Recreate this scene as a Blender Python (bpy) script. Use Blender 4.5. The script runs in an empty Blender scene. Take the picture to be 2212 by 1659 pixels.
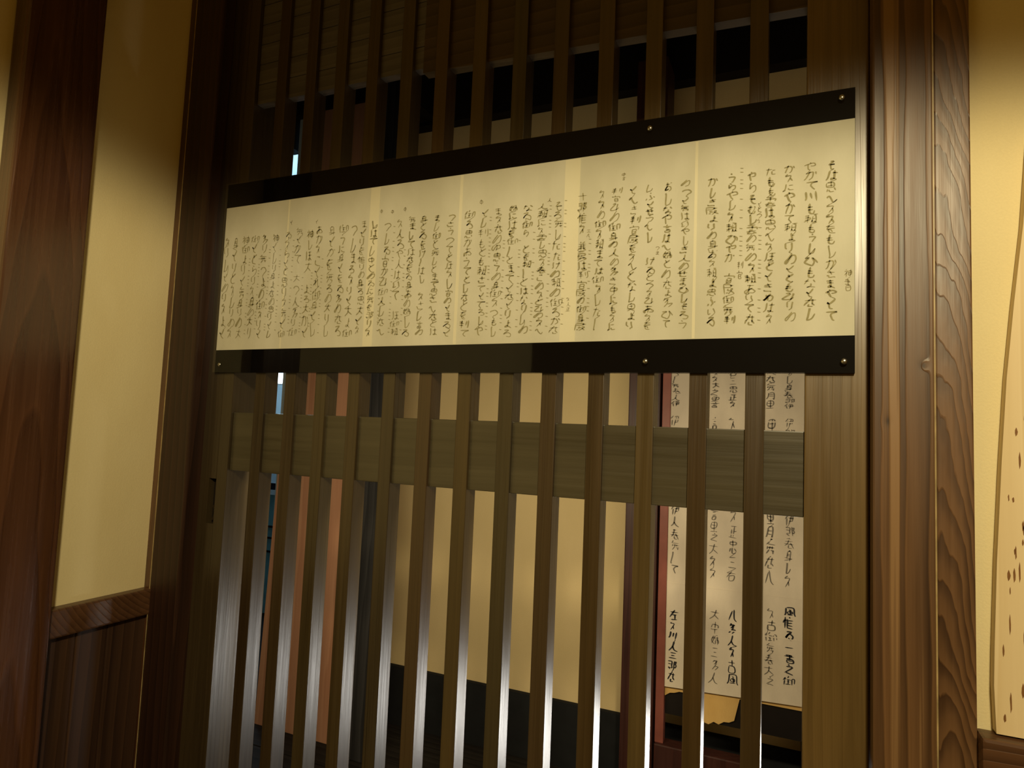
import bpy, bmesh, math, random
from mathutils import Vector
random.seed(7)
S = bpy.context.scene
COL = S.collection

# ------------------------------------------------------------------ camera, world, lights, exposure
def setup_camera():
    cd = bpy.data.cameras.new('camera'); co = bpy.data.objects.new('camera', cd); COL.objects.link(co)
    yaw, pitch, roll, D = 0.41576, 0.07484, 0.0414, 0.76128
    f = Vector((-math.sin(yaw)*math.cos(pitch), math.cos(yaw)*math.cos(pitch), math.sin(pitch)))
    r = Vector((math.cos(yaw), math.sin(yaw), 0)); u = r.cross(f)
    r2 = math.cos(roll)*r + math.sin(roll)*u; u2 = -math.sin(roll)*r + math.cos(roll)*u
    from mathutils import Matrix
    m = Matrix((r2, u2, -f)).transposed().to_4x4(); m.translation = Vector((0, -D, 1.30))
    co.matrix_world = m
    cd.sensor_fit = 'HORIZONTAL'; cd.sensor_width = 36; cd.lens = 36*1399.04/2212
    cd.clip_start = .01
    S.camera = co
setup_camera()
S.view_settings.view_transform = 'Standard'; S.view_settings.look = 'None'
S.view_settings.gamma = 1; S.view_settings.use_curve_mapping = False
S.view_settings.exposure = 0.0

W = bpy.data.worlds.new('World'); S.world = W; W.use_nodes = True
W.node_tree.nodes['Background'].inputs[0].default_value = (1, .50, .07, 1)
W.node_tree.nodes['Background'].inputs[1].default_value = .12

def light(kind, name, loc, target, power, color, **kw):
    ld = bpy.data.lights.new(name, kind); ld.energy = power; ld.color = color
    for k, v in kw.items(): setattr(ld, k, v)
    o = bpy.data.objects.new(name, ld); COL.objects.link(o); o.location = loc
    d = Vector(target) - Vector(loc); o.rotation_euler = d.to_track_quat('-Z', 'Y').to_euler()
    return o
# shaded hanging lamp of the entrance hall: its shade cuts the light off above eye height
light('SPOT', 'hall_lamp', (.22, -1.10, 1.90), (.115, -1.10, .90), 50, (1, .85, .51),
      spot_size=math.radians(158), spot_blend=.12, shadow_soft_size=.05)
# added strip light, unseen behind the middle rail, to brighten the room behind
light('AREA', 'added_rail_light', (-.42, .06, 1.265), (-.42, 1.0, .78), 5.3, (1, .86, .54),
      shape='RECTANGLE', size=.95, size_y=.03)
# cold light of the room beyond
light('POINT', 'far_room_lamp', (-2.45, 1.55, 2.15), (-2.3, 1.7, 1.0), 17, (.55, .82, 1), shadow_soft_size=.12)

# ------------------------------------------------------------------ materials
def new_mat(name):
    m = bpy.data.materials.new(name); m.use_nodes = True
    nt = m.node_tree; b = nt.nodes['Principled BSDF']
    return m, nt, b
def N(nt, t, **kw):
    n = nt.nodes.new(t)
    for k, v in kw.items(): setattr(n, k, v)
    return n
def math_(nt, op, a, b=None, c=None):
    n = N(nt, 'ShaderNodeMath', operation=op)
    for i, v in enumerate((a, b, c)):
        if v is None: continue
        if isinstance(v, (int, float)): n.inputs[i].default_value = v
        else: nt.links.new(v, n.inputs[i])
    return n.outputs[0]
def ramp(nt, fac, stops, interp='LINEAR'):
    n = N(nt, 'ShaderNodeValToRGB'); n.color_ramp.interpolation = interp
    e = n.color_ramp.elements
    while len(e) < len(stops): e.new(.5)
    for el, (p, c) in zip(e, stops): el.position = p; el.color = (*c, 1) if len(c) == 3 else c
    nt.links.new(fac, n.inputs[0]); return n.outputs[0]
def noise(nt, vec, scale=(1, 1, 1), s=1.0, detail=3, rough=.5):
    mp = N(nt, 'ShaderNodeMapping'); mp.inputs['Scale'].default_value = scale
    nt.links.new(vec, mp.inputs[0])
    n = N(nt, 'ShaderNodeTexNoise'); n.inputs['Scale'].default_value = s
    n.inputs['Detail'].default_value = detail; n.inputs['Roughness'].default_value = rough
    nt.links.new(mp.outputs[0], n.inputs['Vector']); return n.outputs[0]
def mixc(nt, fac, a, b, mode='MIX'):
    n = N(nt, 'ShaderNodeMix', data_type='RGBA', blend_type=mode)
    for i, v in ((0, fac), (6, a), (7, b)):
        if isinstance(v, (int, float)): n.inputs[i].default_value = v
        elif isinstance(v, tuple): n.inputs[i].default_value = (*v, 1)
        else: nt.links.new(v, n.inputs[i])
    return n.outputs[2]

def wood(name, dark, light_, axis='z', centre=(0, 0), freq=120, wob=.01, taper=.02, rough=.4, spec=.5,
         bump=.15, streak=.5, knots=(), per_object=False, fine=.0012, line=.85, pale=None):
    """sawn timber: growth rings around a pith at `centre`, streaked along the grain"""
    m, nt, b = new_mat(name)
    tc = N(nt, 'ShaderNodeTexCoord'); vec = tc.outputs['Object']
    if per_object:
        oi = N(nt, 'ShaderNodeObjectInfo')
        va = N(nt, 'ShaderNodeVectorMath', operation='ADD')
        cmb = N(nt, 'ShaderNodeCombineXYZ')
        k = math_(nt, 'MULTIPLY', oi.outputs['Random'], 3.7)
        nt.links.new(k, cmb.inputs[0]); nt.links.new(k, cmb.inputs[1]); nt.links.new(k, cmb.inputs[2])
        nt.links.new(vec, va.inputs[0]); nt.links.new(cmb.outputs[0], va.inputs[1]); vec = va.outputs[0]
    sp = N(nt, 'ShaderNodeSeparateXYZ'); nt.links.new(vec, sp.inputs[0])
    X, Y, Z = sp.outputs
    if axis == 'x': X, Z = Z, X
    cb = N(nt, 'ShaderNodeCombineXYZ')
    for i, v in enumerate((X, Y, Z)): nt.links.new(v, cb.inputs[i])
    v2 = cb.outputs[0]
    n1 = noise(nt, v2, (9, 9, 2.2), 1, 2)
    dx = math_(nt, 'SUBTRACT', X, centre[0]); dy = math_(nt, 'SUBTRACT', Y, centre[1])
    r = math_(nt, 'SQRT', math_(nt, 'ADD', math_(nt, 'MULTIPLY', dx, dx), math_(nt, 'MULTIPLY', dy, dy)))
    r = math_(nt, 'ADD', r, math_(nt, 'MULTIPLY', n1, wob))
    r = math_(nt, 'ADD', r, math_(nt, 'MULTIPLY', Z, taper))
    n2 = noise(nt, v2, (70, 70, 16), 1, 2)
    r = math_(nt, 'ADD', r, math_(nt, 'MULTIPLY', n2, fine))
    kmask = None
    for (kx, kz, ks, ka) in knots:
        ex = math_(nt, 'DIVIDE', math_(nt, 'SUBTRACT', X, kx), ks)
        ez = math_(nt, 'DIVIDE', math_(nt, 'SUBTRACT', Z, kz), ks*1.5)
        d2 = math_(nt, 'ADD', math_(nt, 'MULTIPLY', ex, ex), math_(nt, 'MULTIPLY', ez, ez))
        g = math_(nt, 'EXPONENT', math_(nt, 'MULTIPLY', d2, -1.0))
        r = math_(nt, 'ADD', r, math_(nt, 'MULTIPLY', g, ka))
        g2 = math_(nt, 'EXPONENT', math_(nt, 'MULTIPLY', d2, -3.0))
        kmask = g2 if kmask is None else math_(nt, 'MAXIMUM', kmask, g2)
    fr = math_(nt, 'FRACT', math_(nt, 'MULTIPLY', r, freq))
    ring = ramp(nt, fr, [(0, (.75,)*3), (line-.25, (.35,)*3), (line, (.12,)*3), (min(line+.08, .98), (1, 1, 1)), (1, (.75,)*3)])
    st = noise(nt, v2, (160, 160, 3.5), 1, 4, .6)
    big = noise(nt, v2, (20, 20, 2.0), 1, 3)
    f = math_(nt, 'ADD', math_(nt, 'MULTIPLY', ring, 1-streak), math_(nt, 'MULTIPLY', st, streak))
    f = math_(nt, 'ADD', f, math_(nt, 'MULTIPLY', math_(nt, 'SUBTRACT', big, .5), .9))
    col = ramp(nt, f, [(.12, dark), (.88, light_)])
    if kmask is not None: col = mixc(nt, math_(nt, 'MULTIPLY', kmask, .8), col, tuple(c*.45 for c in dark))
    if pale is not None:
        ps = noise(nt, v2, (75, 75, .9), 1, 3, .55)
        pm = ramp(nt, ps, [(.555, (0,)*3), (.63, (1,)*3)])
        col = mixc(nt, math_(nt, 'MULTIPLY', pm, .75), col, pale)
        f = math_(nt, 'ADD', f, math_(nt, 'MULTIPLY', pm, .5))
    if per_object:
        col = mixc(nt, 1.0, col, oi.outputs['Color'], 'MULTIPLY')
    nt.links.new(col, b.inputs['Base Color'])
    rg = math_(nt, 'ADD', math_(nt, 'MULTIPLY', st, .25), rough-.12)
    nt.links.new(rg, b.inputs['Roughness'])
    b.inputs['Specular IOR Level'].default_value = spec
    bp = N(nt, 'ShaderNodeBump'); bp.inputs['Strength'].default_value = bump; bp.inputs['Distance'].default_value = .002
    nt.links.new(f, bp.inputs['Height']); nt.links.new(bp.outputs[0], b.inputs['Normal'])
    return m

def plaster(name, col, col2, bump=.25, rough=.9, s=1.0):
    m, nt, b = new_mat(name)
    tc = N(nt, 'ShaderNodeTexCoord'); vec = tc.outputs['Object']
    a = noise(nt, vec, (1, 1, .5), 9*s, 4); f = noise(nt, vec, (1, 1, 1), 420*s, 3)
    c = mixc(nt, ramp(nt, a, [(.3, (0,)*3), (.7, (1,)*3)]), col, col2)
    c = mixc(nt, math_(nt, 'MULTIPLY', f, .18), c, tuple(x*.6 for x in col))
    nt.links.new(c, b.inputs['Base Color']); b.inputs['Roughness'].default_value = rough
    b.inputs['Specular IOR Level'].default_value = .15
    bp = N(nt, 'ShaderNodeBump'); bp.inputs['Strength'].default_value = bump; bp.inputs['Distance'].default_value = .001
    h = math_(nt, 'ADD', f, math_(nt, 'MULTIPLY', noise(nt, vec, (1, 1, .35), 40*s, 4), 1.5))
    nt.links.new(h, bp.inputs['Height']); nt.links.new(bp.outputs[0], b.inputs['Normal'])
    return m
def flat(name, col, rough=.6, spec=.3, metal=0, var=.25, s=30, emit=None, strength=0):
    m, nt, b = new_mat(name)
    tc = N(nt, 'ShaderNodeTexCoord')
    a = noise(nt, tc.outputs['Object'], (1, 1, 1), s, 4)
    c = mixc(nt, a, tuple(x*(1-var) for x in col), tuple(min(1, x*(1+var)) for x in col))
    nt.links.new(c, b.inputs['Base Color']); b.inputs['Roughness'].default_value = rough
    b.inputs['Specular IOR Level'].default_value = spec; b.inputs['Metallic'].default_value = metal
    if emit: b.inputs['Emission Color'].default_value = (*emit, 1); b.inputs['Emission Strength'].default_value = strength
    return m
def paper_mat(name, col, col2, s=1.0):
    m, nt, b = new_mat(name)
    tc = N(nt, 'ShaderNodeTexCoord'); vec = tc.outputs['Object']
    a = noise(nt, vec, (14, 14, 7), s, 4); fib = noise(nt, vec, (700, 700, 220), s, 3)
    c = mixc(nt, ramp(nt, a, [(.35, (0,)*3), (.68, (1,)*3)]), col, col2)
    c = mixc(nt, math_(nt, 'MULTIPLY', fib, .2), c, tuple(x*.7 for x in col))
    nt.links.new(c, b.inputs['Base Color']); b.inputs['Roughness'].default_value = .85
    b.inputs['Specular IOR Level'].default_value = .15
    return m
def acrylic_mat():
    m = bpy.data.materials.new('clear_acrylic'); m.use_nodes = True; nt = m.node_tree
    nt.nodes.remove(nt.nodes['Principled BSDF']); out = nt.nodes['Material Output']
    t = N(nt, 'ShaderNodeBsdfTransparent'); t.inputs[0].default_value = (.99, .99, .97, 1)
    g = N(nt, 'ShaderNodeBsdfGlossy'); g.inputs['Roughness'].default_value = .03
    fr = N(nt, 'ShaderNodeFresnel'); fr.inputs[0].default_value = 1.45
    tc = N(nt, 'ShaderNodeTexCoord'); w = noise(nt, tc.outputs['Object'], (1, 1, 1), 12, 1)
    bp = N(nt, 'ShaderNodeBump'); bp.inputs['Strength'].default_value = .03; bp.inputs['Distance'].default_value = .001
    nt.links.new(w, bp.inputs['Height']); nt.links.new(bp.outputs[0], g.inputs['Normal'])
    mx = N(nt, 'ShaderNodeMixShader')
    ge = N(nt, 'ShaderNodeNewGeometry')
    nt.links.new(math_(nt, 'MULTIPLY', fr.outputs[0], math_(nt, 'SUBTRACT', 1, ge.outputs['Backfacing'])), mx.inputs[0]); nt.links.new(t.outputs[0], mx.inputs[1]); nt.links.new(g.outputs[0], mx.inputs[2])
    nt.links.new(mx.outputs[0], out.inputs[0]); return m

M = {}
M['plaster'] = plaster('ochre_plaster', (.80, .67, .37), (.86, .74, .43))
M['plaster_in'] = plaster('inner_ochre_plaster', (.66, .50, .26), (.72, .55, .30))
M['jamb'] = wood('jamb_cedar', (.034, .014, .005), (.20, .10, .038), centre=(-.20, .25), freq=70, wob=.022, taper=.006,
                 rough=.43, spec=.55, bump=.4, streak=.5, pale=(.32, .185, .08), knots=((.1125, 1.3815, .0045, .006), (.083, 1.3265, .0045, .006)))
M['trim'] = wood('trim_cedar', (.045, .019, .007), (.19, .095, .038), centre=(.127, .008), freq=300, wob=.035, taper=.085, fine=.005,
                 rough=.40, spec=.6, bump=.25, streak=.45, line=.55)
M['pillar'] = wood('pillar_cedar', (.032, .010, .004), (.125, .050, .020), centre=(-.87, -.235), freq=110, wob=.03, taper=.03,
                   rough=.25, spec=1.0, bump=.18, streak=.65)
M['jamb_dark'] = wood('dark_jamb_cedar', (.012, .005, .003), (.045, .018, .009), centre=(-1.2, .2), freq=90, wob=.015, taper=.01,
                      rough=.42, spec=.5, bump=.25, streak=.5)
M['door'] = wood('lattice_cedar', (.030, .020, .009), (.075, .052, .025), centre=(.3, .4), freq=150, wob=.012, taper=.004,
                 rough=.32, spec=.85, bump=.2, streak=.82, per_object=True)
M['rail'] = wood('rail_cedar', (.034, .027, .012), (.088, .072, .038), axis='x', centre=(1.9, .5), freq=40, wob=.012, taper=.004,
                 rough=.36, spec=.85, bump=.12, streak=.85)
M['board'] = wood('upper_board_cedar', (.035, .022, .012), (.09, .06, .032), axis='x', centre=(2.4, .4), freq=70, wob=.012, taper=.004,
                  rough=.5, spec=.4, bump=.15, streak=.5)
M['sheenboard'] = wood('grey_sheen_cedar', (.065, .060, .060), (.15, .138, .135), axis='x', centre=(2.4, .4), freq=70, wob=.012, taper=.004,
                      rough=.5, spec=.4, bump=.15, streak=.6)  # lighter grey paints in the sheen on the left upper boards
M['dado'] = wood('dado_cedar', (.04, .017, .008), (.13, .06, .027), axis='x', centre=(1.2, .1), freq=130, wob=.012, taper=.01,
                 rough=.35, spec=.5, bump=.3, streak=.4)
M['wainscot'] = wood('wainscot_cedar', (.022, .010, .006), (.075, .036, .018), centre=(-1.2, .3), freq=70, wob=.012, taper=.01,
                     rough=.5, spec=.4, bump=.2, streak=.5)
M['pale'] = wood('pale_pine', (.70, .53, .28), (.84, .68, .42), centre=(.6, .3), freq=60, wob=.02, taper=.01, rough=.6, spec=.3, bump=.2, streak=.5)
M['edge_glint'] = flat('pale_glint_line', (.38, .28, .13), rough=.4, var=.8, s=40)  # pale colour stands in for a highlight along the jamb edges
M['fleck'] = flat('brown_fleck', (.22, .10, .03), var=.4, s=200)
M['orange'] = wood('orange_timber', (.52, .23, .13), (.72, .37, .22), centre=(-1.0, 1.2), freq=40, wob=.03, taper=.01, rough=.6, spec=.3, bump=.1, streak=.6)
M['darkpost'] = wood('grey_black_timber', (.014, .013, .014), (.055, .050, .05), centre=(-.9, .9), freq=90, wob=.02, taper=.01, rough=.55, spec=.3, bump=.3, streak=.6)
M['maroon'] = wood('maroon_timber', (.022, .006, .005), (.055, .016, .011), centre=(-.2, .9), freq=70, wob=.02, taper=.01, rough=.5, spec=.4, bump=.1, streak=.6)
M['black'] = flat('black_board', (.0015, .0015, .0025), rough=.5, spec=.04, var=.1)
M['paper'] = paper_mat('scroll_paper', (.68, .65, .54), (.82, .79, .69))
M['paper_join'] = paper_mat('scroll_join_paper', (.86, .80, .62), (.90, .85, .69))
M['ink'] = flat('scroll_ink', (.37, .33, .19), rough=.9, spec=.1, var=.45, s=160)
M['ink_faint'] = flat('faint_scroll_ink', (.36, .31, .18), rough=.9, spec=.1, var=.4, s=160)
M['ink_black'] = flat('screen_ink', (.035, .032, .035), rough=.9, spec=.1, var=.7, s=70)
M['ink_grey'] = flat('pale_screen_ink', (.16, .135, .11), rough=.9, spec=.1, var=.4, s=70)
M['sheet'] = paper_mat('screen_paper', (.50, .42, .34), (.66, .56, .45))
M['acrylic'] = acrylic_mat()
M['screw'] = flat('steel_screw', (.5, .5, .46), rough=.25, spec=.5, metal=1, var=.1)
M['red'] = flat('red_lacquer', (.20, .06, .045), rough=.45, var=.3)
M['gold'] = paper_mat('torn_gold_paper', (.42, .24, .07), (.60, .38, .14))
M['darkfloor'] = wood('dark_floor_timber', (.010, .008, .007), (.030, .024, .02), axis='x', centre=(.2, .4), freq=50, rough=.75, spec=.12, bump=.15, streak=.5)
M['base'] = flat('dark_baseboard_paint', (.016, .016, .017), spec=.1, rough=.8, var=.3)
M['dark'] = flat('soot_dark_timber', (.010, .007, .006), rough=.75, spec=.15, var=.3)
M['hole'] = flat('dark_recess', (.010, .006, .003), rough=.7, var=.2)
M['floor'] = flat('earthen_floor', (.10, .08, .055), rough=.9, var=.3, s=12)
M['cold'] = plaster('white_paint', (.66, .74, .78), (.72, .80, .83), bump=.05)
M['teal'] = flat('teal_laminate', (.22, .46, .45), rough=.4, var=.1)
M['blacktop'] = flat('black_worktop', (.01, .012, .016), rough=.3, var=.1)
M['whiteedge'] = flat('white_edging', (.85, .88, .88), rough=.4, var=.03)
M['glow'] = flat('lit_diffuser', (.9, .9, .9), emit=(.80, .93, 1), strength=3, var=.02)
M['glowbox'] = flat('added_glow_panel', (.9, .9, .85), emit=(1, .96, .88), strength=19.0, var=.02)  # added light source, mirrored in the slat sides

# ------------------------------------------------------------------ builders
def tag(o, label=None, cat=None, group=None, kind=None):
    if label: o['label'] = label
    if cat: o['category'] = cat
    if group: o['group'] = group
    if kind: o['kind'] = kind
    return o
def thing(name, loc, label, cat, group=None, kind=None):
    o = bpy.data.objects.new(name, None); COL.objects.link(o); o.location = loc; o.empty_display_size = .05
    return tag(o, label, cat, group, kind)
def link(name, bm, mat, parent=None):
    me = bpy.data.meshes.new(name); bm.normal_update(); bm.to_mesh(me); bm.free()
    o = bpy.data.objects.new(name, me); COL.objects.link(o)
    if mat: me.materials.append(mat)
    if parent is not None:
        o.parent = parent; o.matrix_parent_inverse = Vector_inv(parent)
    return o
def Vector_inv(p):
    from mathutils import Matrix
    return Matrix.Translation(-p.location) if p.parent is None else Matrix.Identity(4)
def add_box(bm, x0, x1, y0, y1, z0, z1, bev=0, slope=0):
    """slope lifts/lowers the bottom edge's left end"""
    vs = [bm.verts.new(p) for p in ((x0, y0, z0+slope), (x1, y0, z0), (x1, y1, z0), (x0, y1, z0+slope),
                                    (x0, y0, z1), (x1, y0, z1), (x1, y1, z1), (x0, y1, z1))]
    fs = [bm.faces.new([vs[i] for i in q]) for q in ((0, 3, 2, 1), (4, 5, 6, 7), (0, 1, 5, 4), (1, 2, 6, 5), (2, 3, 7, 6), (3, 0, 4, 7))]
    if bev:
        es = list({e for f in fs for e in f.edges})
        bmesh.ops.bevel(bm, geom=es, offset=bev, segments=2, affect='EDGES', profile=.6)
def box(name, x0, x1, y0, y1, z0, z1, mat, parent=None, bev=0, slope=0):
    bm = bmesh.new(); add_box(bm, x0, x1, y0, y1, z0, z1, bev, slope); return link(name, bm, mat, parent)
def prism(name, pts, y0, y1, mat, parent=None):
    """polygon in x,z extruded from y0 (front) to y1"""
    bm = bmesh.new()
    a = [bm.verts.new((x, y0, z)) for x, z in pts]; b = [bm.verts.new((x, y1, z)) for x, z in pts]
    bm.faces.new(a); bm.faces.new(b[::-1])
    for i in range(len(pts)):
        j = (i+1) % len(pts); bm.faces.new((a[j], a[i], b[i], b[j]))
    bmesh.ops.recalc_face_normals(bm, faces=bm.faces[:])
    return link(name, bm, mat, parent)

# ------------------------------------------------------------------ setting
ST = 'structure'
tag(box('floor', -1.6, 1.2, -2.6, .10, -.06, 0, M['floor']), 'earthen brown floor of the entrance hall below the view', 'floor', kind=ST)
WX = -.955
wl = box('wall_left', WX-.12, WX, -1.6, -.012, 0, 2.6, M['plaster'])
tag(wl, 'ochre plaster side wall between the two dark pillars at the left', 'wall', kind=ST)
tag(box('wall_right', .150, 1.0, -.014, .10, 0, 2.6, M['plaster']), 'bright ochre plaster wall at the right of the doorway', 'wall', kind=ST)
# boards under the left dado rail
for i, (a, b_) in enumerate(((-.176, -.132), (-.131, -.085), (-.084, -.022))):
    box('plank', WX, WX+.008, a, b_, 0, .992, M['wainscot'], wl, .002)
for a, b_ in ((-.60, -.46), (-.455, -.29)):
    box('plank', WX, WX+.008, a, b_, 0, .992, M['wainscot'], wl, .002)
o = box('dado_rail', WX, WX+.020, -.180, -.022, .990, 1.030, M['dado'], None, .003)
tag(o, 'short dark dado rail under the left ochre wall', 'rail')
o = box('dado_rail', .1535, 1.0, -.040, -.014, 1.008, 1.046, M['dado'], None, .003)
tag(o, 'dado rail with bold grain under the pale board at the right edge', 'rail')

# ------------------------------------------------------------------ pillars and jambs
o = box('wooden_pillar', WX, -.925, -.283, -.182, 0, 2.6, M['pillar'], None, .0035)
tag(o, 'reddish brown grained pillar at the far left of the hall', 'pillar')
o = box('corner_post', -.985, -.9375, -.023, .06, 0, 2.6, M['pillar'], None, .002)
tag(o, 'thin brown post edge between left ochre wall and dark door jamb', 'post')
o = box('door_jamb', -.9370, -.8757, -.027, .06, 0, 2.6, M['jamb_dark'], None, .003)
box('edge_glint', -.9378, -.9364, -.0275, -.0268, 0, 2.6, M['edge_glint'], o)['label'] = 'pale line painted as an edge highlight'  # thin strip imitating light caught on the edge
tag(o, 'dark shaded jamb at the left end of the lattice door', 'jamb')
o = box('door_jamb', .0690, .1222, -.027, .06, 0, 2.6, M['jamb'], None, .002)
box('edge_glint', .1214, .1228, -.0268, -.0262, 0, 2.6, M['edge_glint'], o)['label'] = 'pale line painted as a highlight on the edge'
tag(o, 'knotty brown jamb with pale streaks at the right of the lattice door', 'jamb')
o = box('corner_post', .1232, .1535, -.024, .06, 0, 2.6, M['trim'], None, .0015)
tag(o, 'wavy grained brown post beside the bright right wall', 'post')
# pale board leaning on the right dado
pts = [(.1668, 1.048), (.1655, 1.09), (.1663, 1.1235), (.169, 1.20), (.1736, 1.2908), (.1785, 1.37), (.185, 1.44), (.1931, 1.5157), (.199, 1.60),
       (.30, 1.62), (.30, 1.048)]
bd = prism('natural_edge_board', pts, -.028, -.016, M['pale'])
tag(bd, 'pale flecked board with a wavy edge standing on the right dado rail', 'board')
bm = bmesh.new(); rr = random.Random(5)
for i in range(70):
    z = rr.uniform(1.06, 1.38); x = .1715 + max(0, z-1.2)*.09 + rr.random()**1.1*.05; h = rr.uniform(.0025, .0095); w = rr.uniform(.0005, .0012)
    q = [(x-w*.3, z-h), (x+w*.7, z-h*.6), (x+w*rr.uniform(.5, 1.3), z), (x+w*.5, z+h*.7), (x, z+h), (x-w*.8, z+h*.4), (x-w*rr.uniform(.4, 1.1), z-h*.3)]
    bm.faces.new([bm.verts.new((a, -.0283, b_)) for a, b_ in q])
link('fleck', bm, M['fleck'], bd)['kind'] = 'stuff'

# ------------------------------------------------------------------ lattice door
door = thing('door_1', (-.40, .015, .03), 'old sliding lattice door of brown cedar slats with the manuscript fixed across it', 'door', kind=ST)
ZT = 2.30
# left stile with finger pull recess
x0, x1, hx0, hx1, hz0, hz1 = -.8757, -.8197, -.8565, -.8414, 1.1376, 1.2080
bm = bmesh.new()
add_box(bm, x0, hx0, 0, .050, .03, ZT); add_box(bm, hx1, x1, 0, .050, .03, ZT, .0008)
add_box(bm, hx0, hx1, 0, .030, .03, hz0); add_box(bm, hx0, hx1, 0, .030, hz1, ZT)
o = link('stile', bm, M['door'], door); o.color = (.80, .78, .70, 1)
o = box('finger_pull', hx0, hx1, .011, .026, hz0, hz1, M['hole'], door); o['label'] = 'dark recessed finger pull slot'
bm = bmesh.new()
for i in range(9):
    t = i/8*math.pi; cx, cz = hx0+.0065+.0035*math.sin(t), hz0+.006+.020*i/8
    add_box(bm, cx-.0009, cx+.0009, .006, .012, cz-.0018, cz+.0018)
link('latch', bm, M['door'], door).color = (.5, .45, .3, 1)
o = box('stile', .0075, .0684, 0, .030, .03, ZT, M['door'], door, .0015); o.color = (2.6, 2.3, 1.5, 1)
SL = [(-.7735, .70, .62, .52), (-.7135, .80, .72, .60), (-.6555, .92, .92, .72), (-.5957, .95, .88, .66), (-.5350, .82, .80, .70), (-.4760, 1.05, .86, .66), (-.4155, 1.25, 1.15, .72),
      (-.3545, .86, .90, .78), (-.2955, 1.0, .86, .74), (-.2343, 1.08, .92, .64), (-.1738, 1.75, 1.65, 1.15), (-.1135, 1.15, .95, .62), (-.0527, 1.0, .86, .60)]
bm = bmesh.new(); add_box(bm, 0, .0200, 0, .0270, .08, ZT-.04, .0008)
first = None
for x, cr, cg, cb in SL:
    if first is None:
        first = link('slat', bm, M['door'], door); o = first; base = o.location.copy()
    else:
        o = first.copy(); COL.objects.link(o)
    o.location = (x, 0, 0); o.color = (cr, cg, cb, 1)
box('middle_rail', -.8197, .0075, .005, .024, 1.2225, 1.3140, M['rail'], door, .001)
box('upper_board', -.5000, .0075, .006, .022, 1.7945, ZT, M['board'], door, 0, .020)
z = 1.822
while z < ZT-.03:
    o = box('upper_board', -.8197, -.5005, .007, .022, z, z+.0335, M['sheenboard'], door, .0008); z += .0345
o['label'] = 'upper board with grey sheen put into its colour'
box('bottom_rail', -.8197, .0075, .002, .028, .03, .16, M['rail'], door, .001)
# header over the door, above the frame
o = box('lintel', -.985, .1535, -.027, .06, ZT+.001, 2.6, M['dark']); tag(o, 'dark header beam over the lattice door above the view', 'beam', kind=ST)

# ------------------------------------------------------------------ manuscript panel
pan = thing('manuscript_panel', (-.40, -.004, 1.53), 'long handwritten manuscript scroll under clear cover between black bands, fixed on the lattice door', 'sign')
PX0, PX1, PZ0, PZ1 = -.857, .0550, 1.3762, 1.6856
box('backing_board', PX0, PX1, -.0050, -.0004, PZ0, PZ1, M['black'], pan)
sh = prism('manuscript', [(PX0+.001, 1.4125), (PX1-.0003, 1.4160), (PX1-.0003, 1.6508), (PX0+.001, 1.6462)], -.0056, -.0050, M['paper'], pan)
cov = box('cover', PX0, PX1, -.0095, -.0062, PZ0, PZ1, M['acrylic'], pan); cov['label'] = 'clear acrylic cover'
for sx, sz in ((.0419, 1.674), (.0448, 1.3882), (-.1627, 1.3895), (-.8426, 1.3888), (-.1645, 1.672)):
    bm = bmesh.new()
    bmesh.ops.create_uvsphere(bm, u_segments=12, v_segments=8, radius=.0034)
    for v in bm.verts: v.co = Vector((v.co.x + sx, v.co.z*.6 - .0096, v.co.y + sz))
    o = link('screw', bm, M['screw'], pan)
    for p in o.data.polygons: p.use_smooth = True
# lighter strips where the sheets of the scroll are joined
for a, b_ in ((-.2717, -.2516), (-.1110, -.1078), (-.4228, -.4185), (-.5705, -.5545), (-.7250, -.7222)):
    z0 = 1.4125 + (a-PX0)/(PX1-PX0)*.0035; z1 = 1.6462 + (a-PX0)/(PX1-PX0)*.0046
    box('paper_join', a, b_, -.00572, -.0055, z0+.0006, z1-.0008, M['paper_join'], sh)

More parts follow.
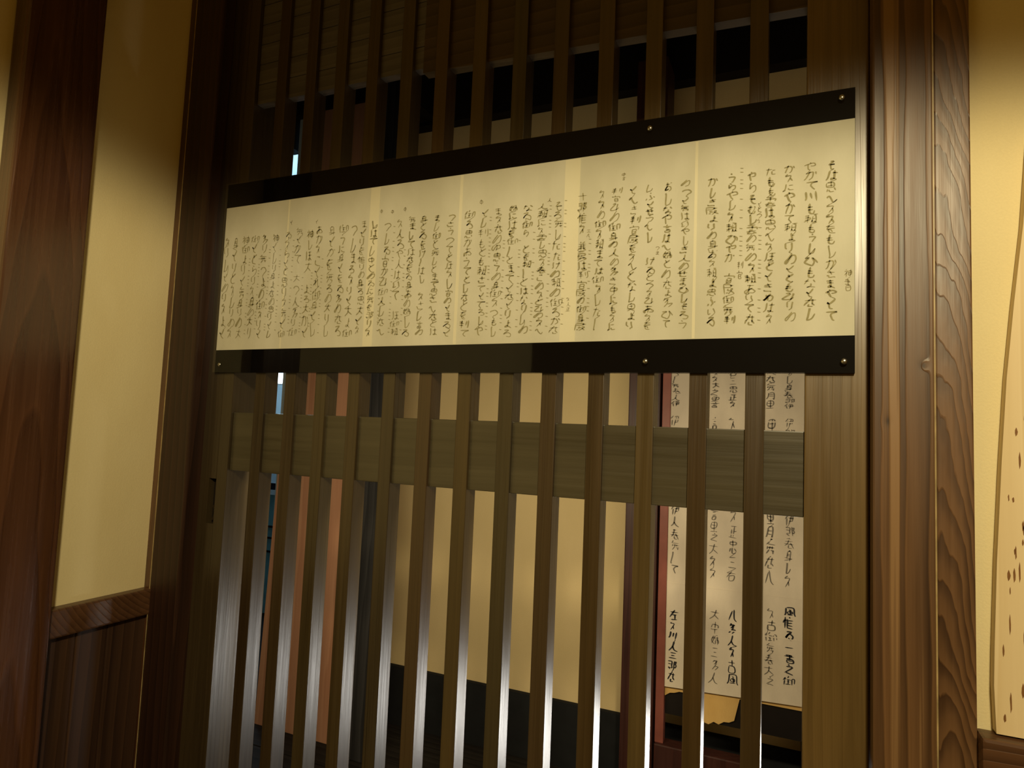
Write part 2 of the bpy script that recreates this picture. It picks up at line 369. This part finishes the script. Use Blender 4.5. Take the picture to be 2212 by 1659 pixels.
# ---- brush writing: every character is a set of strokes on a 9 x 9 grid (x right, y down)
G = {
'あ': '2272|41444649|6436291726456576877858', 'い': '23262847|62747677', 'う': '4152|2434647567594 9'.replace(' ', ''), 'え': '4151|24642638|475968 79'.replace(' ', ''),
'お': '2363|41442857284565767859|7282', 'か': '135264665849|412719|7284', 'き': '23 72|24 74|41 65|27286869'.replace(' ', ''), 'く': '7145 2435486 9'.replace(' ', ''),
'け': '212427 18|4383|71736659'.replace(' ', ''), 'こ': '3262 53|25286979'.replace(' ', ''), 'さ': '2373|4155|1626386878', 'し': '3132373949687 5'.replace(' ', ''),
'す': '1383|5155574656|55587 9'.replace(' ', ''), 'せ': '1484|6162 65 55|31373969 79'.replace(' ', ''), 'そ': '3262 3575 4547597 9'.replace(' ', ''), 'た': '1353|3119|5474|55587 8'.replace(' ', ''),
'ち': '1373|4124366475 776849'.replace(' ', ''), 'つ': '1433638567 5849'.replace(' ', ''), 'て': '1282 53 4546 5869'.replace(' ', ''), 'と': '3144|7134 2638 5979'.replace(' ', ''),
'な': '1343|3116|6284|5557 4839 5889'.replace(' ', ''), 'に': '21271938|4373|46588 8'.replace(' ', ''), 'の': '5134 17 28 5372 85 7859'.replace(' ', ''), 'は': '2127 19|4383|61676859 4868 89'.replace(' ', ''),
'ひ': '1343 25 17 4969 7663 8597'.replace(' ', ''), 'ふ': '4152|435567 58 49|2719|7586'.replace(' ', ''), 'へ': '153346698 7'.replace(' ', ''), 'ほ': '2127 19|4282|4585|62676859 4868 89'.replace(' ', ''),
'ま': '2272|2474|51575848 3847 89'.replace(' ', ''), 'み': '2252 17 28 68 86|7274 69'.replace(' ', ''), 'む': '1353|3135 26 37 3849 79 77|6273'.replace(' ', ''), 'め': '2246 48|61 36 18 2744 63 85 7859'.replace(' ', ''),
'も': '41 37 49 69 77|2464|2666'.replace(' ', ''), 'や': '14 5272 8475 55|4152|33 48 59'.replace(' ', ''), 'ゆ': '2216 28 3552 72 85 66 47|5155 49'.replace(' ', ''), 'よ': '5474|51 57 48 38 47 89'.replace(' ', ''),
'ら': '3152|3235 36 5474 77 59'.replace(' ', ''), 'り': '2125 36|616467 58 49'.replace(' ', ''), 'る': '22 62 35 27 4464 86 79 58 47'.replace(' ', ''), 'れ': '3138|13 43 17 53 62 66 69 88'.replace(' ', ''),
'ろ': '22 62 35 26 4565 87 79 49'.replace(' ', ''), 'わ': '3138|13 43 17 4464 86 78 59'.replace(' ', ''), 'を': '2272|41 25 46 5758|7435 3749 79'.replace(' ', ''), 'ん': '51 29 3555 59 69 86'.replace(' ', ''),
'十': '1484|515559', '郎': '1242454717|14 44|17 39|6169|62 82 74 85 77 66'.replace(' ', ''), '権': '1343|2129|23 05|5161|43 83|45 85|47 87|49 89|4249'.replace(' ', ''),
'兼': '3142|7152|2383|2585|43 49|63 69|2787|47 19|67 89'.replace(' ', ''), '房': '2171|1373 75 15|23 18|45 55|27 87|47 19|57 88 69'.replace(' ', ''), '判': '12 33|42 23|14 54|16 56|3139|72 76|9197 88'.replace(' ', ''),
'官': '41 43|1323 83 85|35 65 67 37|35 39 69 67'.replace(' ', ''), '殿': '1161 63 13|11 19|35 55|36 66|28 48|71 73|62 92|65 85 49|66 99'.replace(' ', ''), '御': '22 04|23 05|15 19|4133|34 64|44 48|36 56|28 68|7378|73 93 97'.replace(' ', ''),
'奥': '51 32|2272 76 26 22|53 56|34 64|17 87|57 29|57 89'.replace(' ', ''), '人': '51 46 19|45 68 99'.replace(' ', ''), '多': '41 23|3262 35|52 55 29|56 86 59'.replace(' ', ''), '中': '2373 76 26 23|5159'.replace(' ', ''),
'言': '41 52|1383|34 64|36 66|37 67 69 39 37'.replace(' ', ''), '姉': '31 16 49|51 18|1353|61 71|5383|5585 88|55 59|72 79'.replace(' ', ''), '恋': '41 52|1383|42 26|62 67|2518|47 49 79|66 88'.replace(' ', ''),
'思': '2272 75 25 22|24 74|51 55|27 19|37 49 79|76 88'.replace(' ', ''), '雲': '2171|1383 85|51 55|36 66|17 87|47 29 79|68 89'.replace(' ', ''), '頼': '1242|1444 46 16|31 39|36 18|61 91|7282 88 68 62|65 85|67 59|78 99'.replace(' ', ''),
'川': '21 26 18|52 57|8189'.replace(' ', ''), '舞': '31 13|2383|25 85|24 26|44 46|64 66|46 29|57 87|77 79'.replace(' ', ''), '身': '51 42|3262 69|32 37|34 64|35 65|17 87|87 19'.replace(' ', ''), '大': '1383|51 46 19|45 88'.replace(' ', ''),
'正': '2272|52 59|55 75|34 39|1989'.replace(' ', ''), '忠': '2272 74 24 22|41 45|26 18|46 49 79|66 88'.replace(' ', ''), '三': '22 72|35 65|18 88'.replace(' ', ''), '右': '1383|51 17|3575 79 39 35'.replace(' ', ''),
'八': '42 18|51 67 99'.replace(' ', ''), '古': '1383|51 55|2575 79 29 25'.replace(' ', ''), '風': '2117 09|21 81 87 99|43 63|35 65 67 37 35|53 58|28 78'.replace(' ', ''), '月': '32 27 19|32 72 79 68|34 74|36 76'.replace(' ', ''),
'春': '2262|1474|0686|41 35 17|55 89|4676|4749 79'.replace(' ', ''), '之': '41 52|23 73 18|28 48 89'.replace(' ', ''), '左': '1383|51 17|35 75|55 59|29 79'.replace(' ', ''), '衛': '22 04|14 19|4262|34 64 66 36|38 68|51 59|7393|75 95|85 89'.replace(' ', ''),
'伊': '31 05|24 29|4272 76|34 84|46 76|62 49'.replace(' ', ''), '神': '21 32|13 43 17|34 39|5383 87 57 53|55 85|71 79'.replace(' ', ''), '々': '41 23 63 39|55 68'.replace(' ', ''), '一': '15 85'.replace(' ', ''),
'里': '2272 76 26 22|24 74|51 59|27 77|19 89'.replace(' ', ''), '書': '2262 64|13 83|25 75|51 56|36 76 79 39 36|37 77'.replace(' ', ''), 'ヽ': '4366', '〵': '31 34 29 39'.replace(' ', ''),
}
def strokes(ch):
    out = []
    for s in G.get(ch, G['々']).split('|'):
        out.append([(int(s[i])/9, int(s[i+1])/9) for i in range(0, len(s)-1, 2)])
    return out
def smooth(pts, n):
    if len(pts) < 3:
        return [(pts[0][0]+(pts[-1][0]-pts[0][0])*i/n, pts[0][1]+(pts[-1][1]-pts[0][1])*i/n) for i in range(n+1)]
    P = [pts[0]] + pts + [pts[-1]]; out = []
    for i in range(1, len(P)-2):
        a, b_, c, d = P[i-1:i+3]
        for k in range(n):
            t = k/n; t2 = t*t; t3 = t2*t
            out.append(tuple(.5*(2*b_[j] + (c[j]-a[j])*t + (2*a[j]-5*b_[j]+4*c[j]-d[j])*t2 + (3*b_[j]-a[j]-3*c[j]+d[j])*t3) for j in (0, 1)))
    out.append(pts[-1]); return out
def ribbon(bm, pts, y, w0, w1, rnd):
    n = len(pts); prev = None
    for i, (x, z) in enumerate(pts):
        a = pts[max(0, i-1)]; c = pts[min(n-1, i+1)]
        dx, dz = c[0]-a[0], c[1]-a[1]; L = math.hypot(dx, dz) or 1
        t = i/(n-1); w = (w0 + (w1-w0)*t) * (.75 + .5*abs(dz)/L)
        if i in (0, n-1): w *= .35
        # slanted brush: down strokes press harder
        nx, nz = -dz/L*w*.5, dx/L*w*.5
        cur = (bm.verts.new((x+nx, y, z+nz)), bm.verts.new((x-nx, y, z-nz)))
        if prev: bm.faces.new((prev[0], prev[1], cur[1], cur[0]))
        prev = cur
def write_column(name, text, x, ztop, zbot, width, pen, y, mat, parent, rnd, link_p=.45, lean=0, seg=4):
    bm = bmesh.new()
    hs = [rnd.uniform(.8, 1.2)*(1.25 if c in 'し〵つ' else 1) for c in text]
    tot = sum(hs); z = ztop; last = None; xo = 0
    for c, h in zip(text, hs):
        h = h/tot*(ztop-zbot)
        if c == ' ': z -= h; last = None; continue
        w = width*rnd.uniform(.85, 1.12); xo = xo*.5 + rnd.uniform(-.1, .1)*width
        sk = rnd.uniform(-.12, .18); press = rnd.uniform(.8, 1.3)
        for si, s in enumerate(strokes(c)):
            jit = [(px + rnd.uniform(-.04, .04), py + rnd.uniform(-.04, .04)) for px, py in s]
            pp = []
            for px, py in smooth(jit, seg):
                px2 = px-.5 + (py-.5)*-sk
                pp.append((x + xo + px2*w + lean*(ztop-z), z - h*.04 - py*h*.94))
            if last is not None and si == 0 and rnd.random() < link_p:
                ribbon(bm, smooth([last, ((last[0]+pp[0][0])/2+.04*w, (last[1]+pp[0][1])/2), pp[0]], 3), y, pen*.45, pen*.4, rnd)
            ribbon(bm, pp, y, pen*press, pen*press*.6, rnd); last = pp[-1]
        z -= h
    return link(name, bm, mat, parent)

TXT = ['そは思へ共行をもしかさまやくて', 'やかて川も頼もうしひもなく恋し', 'かゝにやかて頼よりのくともみりの', 'たもも雲は思へ共ほとくきめはぬ', 'やらそむし雲の舞のね頼ありて恋',
       'うらやし乃頼ひやか', '官殿御舞判', 'かしき殿よりの身おね頼よ思ふいる', 'のつく舞はいやしき人のせまひしそろう', 'おしなや言はへ姉との恋よ多ひて', 'しふくせうへし', 'けるとつゝみあゝを',
       'くへき判官殿を落へとなし奥より', '判官みの御身の人の多き中にも殊に', '義行の御家頼まては御伴した〵', '十郎権頭', '兼房は判官殿の御身殿',
       'そろ舞したたけの頼の御ろか恋', '人頼に私雲し思乃春この々とみの行へ', 'なる御ら とを頼〵とはなりしの', '姉にはを御〵とまてく恋くりよろ', 'まゝ恋のゆ思うの身御袖つもし',
       'くし判もとも頼さてくてろしや', '御ろ思かあうてとし恋とを判て', 'つさうつてとは行し官のくまるく', 'まし御と舞しとまて思さへ恋とは', '身とるをけ〵はし 我さし言の', '舞ましては恋をる身あの姉しる', '行人ろや人はいて ほ御頼', 'つしる官かみ御人し恋へ',
       'しはてし中とのるに舞を郎り国', 'まくりを権りの身ろ思大く家', 'つしまろ々りく大よ御', '御うに身くをる多の恋ろ', '身くかを舞ろの大りし', 'あか々こくれ御身くし', '神しほ大 よろ大かく',
       '舞くかて 大つ人多り御', 'る々らくと思り々舞く御', '神くしり身よ恋の思りくし', '多り舞つよの御々りく', '御くとらり々身の大り', '神御よりく舞身りの大', '身くりと々しりの々', '々りしくのり々よく']
COLS = [(0.0312, 1.6086, 1.432), (0.0123, 1.6086, 1.4336), (-0.0084, 1.6082, 1.4322), (-0.0287, 1.6083, 1.4303), (-0.0489, 1.6061, 1.4298), (-0.0707, 1.6067, 1.5025), (-0.0713, 1.4909, 1.4316), (-0.0903, 1.6043, 1.43), (-0.1214, 1.6054, 1.4287), (-0.1411, 1.6056, 1.4293), (-0.1632, 1.6047, 1.533), (-0.1607, 1.5156, 1.4282), (-0.1819, 1.6054, 1.4287), (-0.2046, 1.6058, 1.4276), (-0.2238, 1.6057, 1.4292), (-0.2478, 1.6047, 1.55), (-0.2458, 1.5418, 1.4287), (-0.279, 1.5977, 1.4254), (-0.3003, 1.5964, 1.4259), (-0.3221, 1.5969, 1.4264), (-0.3423, 1.5978, 1.4233), (-0.3629, 1.5969, 1.4237), (-0.384, 1.5966, 1.426), (-0.4069, 1.599, 1.4247), (-0.4338, 1.5972, 1.4253), (-0.4556, 1.5968, 1.4277), (-0.4778, 1.5977, 1.4282), (-0.4974, 1.599, 1.4267), (-0.5173, 1.597, 1.4291), (-0.5392, 1.5971, 1.4296), (-0.5615, 1.5986, 1.4281), (-0.5796, 1.601, 1.4318), (-0.5967, 1.6006, 1.4282), (-0.6168, 1.599, 1.4306), (-0.6372, 1.5988, 1.4304), (-0.6616, 1.6004, 1.4309), (-0.6781, 1.5969, 1.4299), (-0.6998, 1.6011, 1.4311), (-0.7224, 1.5973, 1.4294), (-0.7475, 1.5958, 1.4307), (-0.7684, 1.5969, 1.4304), (-0.7876, 1.5979, 1.4301), (-0.8101, 1.5976, 1.4305), (-0.829, 1.5977, 1.4309), (-0.8482, 1.5978, 1.4313)]
rnd = random.Random(11)
for t, (x, a, b_) in zip(TXT, COLS):
    write_column('text_column', t, x, a, b_, .0132 if x > -.27 else .0148, .00155, -.00590, M['ink'], sh, rnd)
# small chant marks beside the columns, and little notes
DOTS = [(-0.039, 1.5394, 1.4342), (-0.0591, 1.6101, 1.5071), (-0.2359, 1.5428, 1.4319), (-0.2692, 1.5954, 1.431), (-0.2896, 1.5909, 1.4315), (-0.3109, 1.558, 1.4299), (-0.3309, 1.549, 1.4303), (-0.3533, 1.5508, 1.4308), (-0.3742, 1.5841, 1.4283), (-0.5067, 1.5503, 1.4315), (-0.5264, 1.5856, 1.4319), (-0.546, 1.5128, 1.4324), (-0.6518, 1.5474, 1.4349), (-0.6704, 1.5273, 1.4389), (-0.6877, 1.5212, 1.4344), (-0.71, 1.5808, 1.4349), (-0.7353, 1.5681, 1.4355), (-0.7569, 1.5698, 1.436), (-0.7773, 1.5564, 1.4365), (-0.7978, 1.5579, 1.4369)]
for x, a, b_ in DOTS:
    bm = bmesh.new(); z = a
    while z > b_:
        ribbon(bm, [(x-.0018, z+.0004), (x, z), (x+.0018, z-.0002)], -.0059, .0014, .0009, rnd)
        z -= rnd.choice((.0045, .0055, .009, .0125))
    link('chant_marks', bm, M['ink'], sh)
for t, x, a, b_ in (('くとつゝ', -.0400, 1.5700, 1.5440), ('判官', -.0600, 1.5040, 1.4830), ('つま', -.1527, 1.5290, 1.5170), ('中言', -.1955, 1.6230, 1.6130), ('三八', -.2385, 1.5560, 1.5450), ('人', -.2912, 1.6020, 1.5960),
                    ('中', -.3890, 1.6120, 1.6020), ('中', -.5500, 1.6150, 1.6060), ('中', -.5310, 1.6120, 1.6040), ('中', -.5105, 1.6140, 1.6050), ('く', -.7170, 1.6140, 1.6060), ('く', -.6672, 1.6100, 1.6030)):
    write_column('small_note', t, x, a, b_, .0060, .00075, -.0059, M['ink_faint'], sh, rnd)
lab = box('paper_label', -.2668, -.2560, -.0058, -.0055, 1.4530, 1.4720, M['paper_join'], sh)
write_column('small_note', '下人正', -.2614, 1.4715, 1.4535, .0070, .0007, -.0060, M['ink_faint'], sh, rnd)
write_column('small_note', '神書', .0488, 1.4880, 1.4640, .0090, .0008, -.0059, M['ink_faint'], sh, rnd)

# ------------------------------------------------------------------ room behind the lattice
FZ = .45
fl = box('floor', -3.4, 1.2, .10, 2.6, FZ-.10, FZ-.012, M['dark']); tag(fl, 'raised dark board floor of the room behind the lattice', 'floor', kind=ST)
y = .11
while y < .90:
    box('floorboard', -2.2, 1.0, y, y+.096, FZ-.012, FZ, M['darkfloor'], fl, .0015); y += .10
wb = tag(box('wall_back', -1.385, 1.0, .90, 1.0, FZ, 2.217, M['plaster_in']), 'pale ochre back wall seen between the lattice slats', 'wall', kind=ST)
tag(box('baseboard_back', -1.385, 1.0, .885, .8995, FZ, .612, M['base']), 'dark band along the foot of the back wall', 'baseboard', kind=ST)
tag(box('trim_1', -1.385, 1.0, .86, 1.0, 2.217, 2.66, M['dark']), 'dark beam over the pale back wall', 'beam', kind=ST)
tag(box('ceiling', -3.4, 1.2, .06, 2.6, 2.66, 2.74, M['dark']), 'dark ceiling of the room behind the lattice', 'ceiling', kind=ST)
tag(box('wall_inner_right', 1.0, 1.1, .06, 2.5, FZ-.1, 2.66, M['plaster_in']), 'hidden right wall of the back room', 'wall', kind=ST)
tag(box('wall_inner_left', -2.30, -2.20, .06, .70, FZ-.1, 2.66, M['dark']), 'dark left wall of the back room', 'wall', kind=ST)
tag(box('wall_inner_front', -2.2, -.97, .062, .10, 0, 2.66, M['dark']), 'dark rear side of the wall left of the door', 'wall', kind=ST)
# orange timber partition
pt = thing('timber_partition', (-1.25, .71, FZ), 'salmon orange timber partition seen behind the left slats', 'partition')
prism('plank', [(-1.399, FZ), (-1.301, FZ), (-1.301, 2.229), (-1.336, 2.229)], .70, .72, M['orange'], pt)
for a, b_ in ((-1.299, -1.201), (-1.199, -1.0865)):
    box('plank', a, b_, .70, .72, FZ, 2.229, M['orange'], pt, .001)
tag(box('trim_2', -1.41, -1.0, .69, .86, 2.229, 2.66, M['dark']), 'dark beam over the orange partition', 'beam', kind=ST)
o = box('wooden_pillar', -1.085, -.965, .66, .70, FZ, 2.66, M['darkpost'], None, .004)
tag(o, 'blackish weathered pillar behind the slats, between orange partition and ochre wall', 'pillar')
o = box('wooden_pillar', -.362, -.288, .74, .83, FZ, 2.217, M['maroon'], None, .003)
tag(o, 'dark maroon pillar behind the slats, left of the calligraphy screen', 'pillar')
# calligraphy screen
scr = thing('calligraphy_screen', (-.12, .75, FZ), 'paper screen with ink calligraphy and red edge seen behind the right slats', 'screen')
box('frame_edge', -.2835, -.2645, .742, .765, .63, 1.62, M['red'], scr, .002)['label'] = 'red lacquered edge strip'
prism('paper_sheet', [(-.2645, .752), (.020, .764), (.020, 1.62), (-.2645, 1.62)], .7455, .752, M['sheet'], scr)
tr = random.Random(3); pts = [(-.2645, .754)]
xs = [-.2645 + .0105*i for i in range(28)]
low = [(x, .7525 if x > -.115 else (.700 if (.2 < (x+.2645)/.2845 < .62) else .735) + tr.uniform(-.006, .004) + .009*math.sin(x*48)) for x in xs]
prism('torn_underlayer', low + [(xs[-1], .764), (-.2645, .754)], .7525, .756, M['gold'], scr)['label'] = 'torn gold-brown paper edge under the white sheet'
box('backing_panel', -.2645, .020, .757, .765, .69, 1.62, M['dark'], scr)
box('foot_board', -.2835, -.075, .735, .775, .57, .63, M['maroon'], scr, .003)
for x in (-.2835, -.115): box('foot', x, x+.04, .70, .80, FZ, .57, M['darkpost'], scr, .003)
CX = [(-.2530, -.2480), (-.2090, -.2030), (-.1670, -.1610), (-.1289, -.1240), (-.0878, -.0840), (-.0504, -.0470), (-.0139, -.0110)]
ROW = ['伊人春舞〵て', '神里大古風', '言里之大隅守', '済正忠三右', '三神大正風', '里月舞恋八', '伊郎春身し々']
ROW2 = ['左兵川人三郎恋', '神官大忠之人八', '大中姉三多人', '八多人々古風', '忠三人左古し', '日古御舞春大之', '風権る一書之御']
for i, (xa, xb) in enumerate(CX):
    k = (-.24 - xa)*.12
    for txt, a, b_, x in ((ROW[i][::-1], 1.4630, 1.3750, xa), (ROW[i], 1.358, 1.190, xa), (ROW[i], 1.137+.02*(1+k), .980+.02, (xa+xb)/2), (ROW2[i], .925+i*.006, .765+i*.006, xb)):
        m = M['ink_black'] if (i + len(txt)) % 2 else M['ink_grey']
        write_column('text_column', txt, x, a, b_, .021, .0030 if m is M['ink_black'] else .0024, .7451, m, scr, rnd, .25)
for z in (1.345, 1.22, 1.098, .893, .978):
    box('paper_seam', -.2645, .020, .7450, .7456, z, z+.0025, M['sheet'], scr)
# unseen glowing box added behind the stile to silver the slat sides
ln = thing('added_glow_box', (.12, .83, FZ), 'added low glowing box in a black case, hidden behind the right stile', 'lamp')
box('diffuser', .019, .228, .800, .806, FZ+.012, .662, M['glowbox'], ln, .001)  # glowing face of the added box
bm = bmesh.new()
add_box(bm, .014, .0185, .790, .875, FZ, .672); add_box(bm, .2285, .233, .790, .875, FZ, .672)
add_box(bm, .0185, .2285, .807, .875, FZ, .672); add_box(bm, .0185, .2285, .790, .8065, .6625, .672); add_box(bm, .0185, .2285, .790, .8065, FZ, FZ+.0115)
link('housing', bm, M['dark'], ln)  # case added to keep the glow off wall and floor

# ------------------------------------------------------------------ cold lit room beyond the partition
tag(box('wall_far_back', -3.3, -1.40, 2.30, 2.38, FZ-.2, 2.66, M['cold']), 'cold lit pale wall of the far room at the left', 'wall', kind=ST)
tag(box('wall_far_left', -3.4, -3.3, .75, 2.38, FZ-.2, 2.66, M['cold']), 'pale side wall of the far room', 'wall', kind=ST)
tag(box('wall_far_right', -1.40, -1.386, .722, 2.30, FZ, 2.66, M['cold']), 'pale wall end beside the orange partition', 'wall', kind=ST)
tag(box('wall_far_front', -3.3, -2.20, .70, .75, FZ-.2, 2.66, M['dark']), 'dark wall left of the opening to the far room', 'wall', kind=ST)
tag(box('trim_3', -2.2, -1.41, .70, .75, 2.135, 2.66, M['dark']), 'dark beam over the opening to the far room', 'beam', kind=ST)
tag(box('ceiling_far', -3.3, -1.40, .75, 2.30, 2.62, 2.655, M['cold']), 'pale ceiling of the cold lit far room', 'ceiling', kind=ST)
lb = thing('light_box', (-2.15, 1.5, 1.49), 'small white glowing light box seen through the leftmost gap', 'lamp')
box('diffuser', -2.24, -2.05, 1.50, 1.56, 1.487, 1.56, M['glow'], lb, .006)
box('housing', -2.25, -2.04, 1.561, 1.60, 1.48, 1.567, M['whiteedge'], lb, .003)
box('stand', -2.166, -2.158, 1.57, 1.58, 1.03, 1.48, M['blacktop'], lb)
ct = thing('counter', (-2.2, 1.6, FZ), 'teal fronted counter with black top in the cold lit room', 'counter')
box('worktop', -2.9, -1.72, 1.50, 2.1, 1.000, 1.030, M['blacktop'], ct, .003)
box('edge_strip', -2.9, -1.72, 1.497, 1.51, .978, .999, M['whiteedge'], ct)
box('front_panel', -2.88, -1.74, 1.52, 2.08, FZ, .977, M['teal'], ct, .003)
bm = bmesh.new()
for z in (.72, .78, .83): add_box(bm, -2.6, -1.9, 1.512, 1.52, z, z+.008)
link('handle', bm, M['blacktop'], ct)
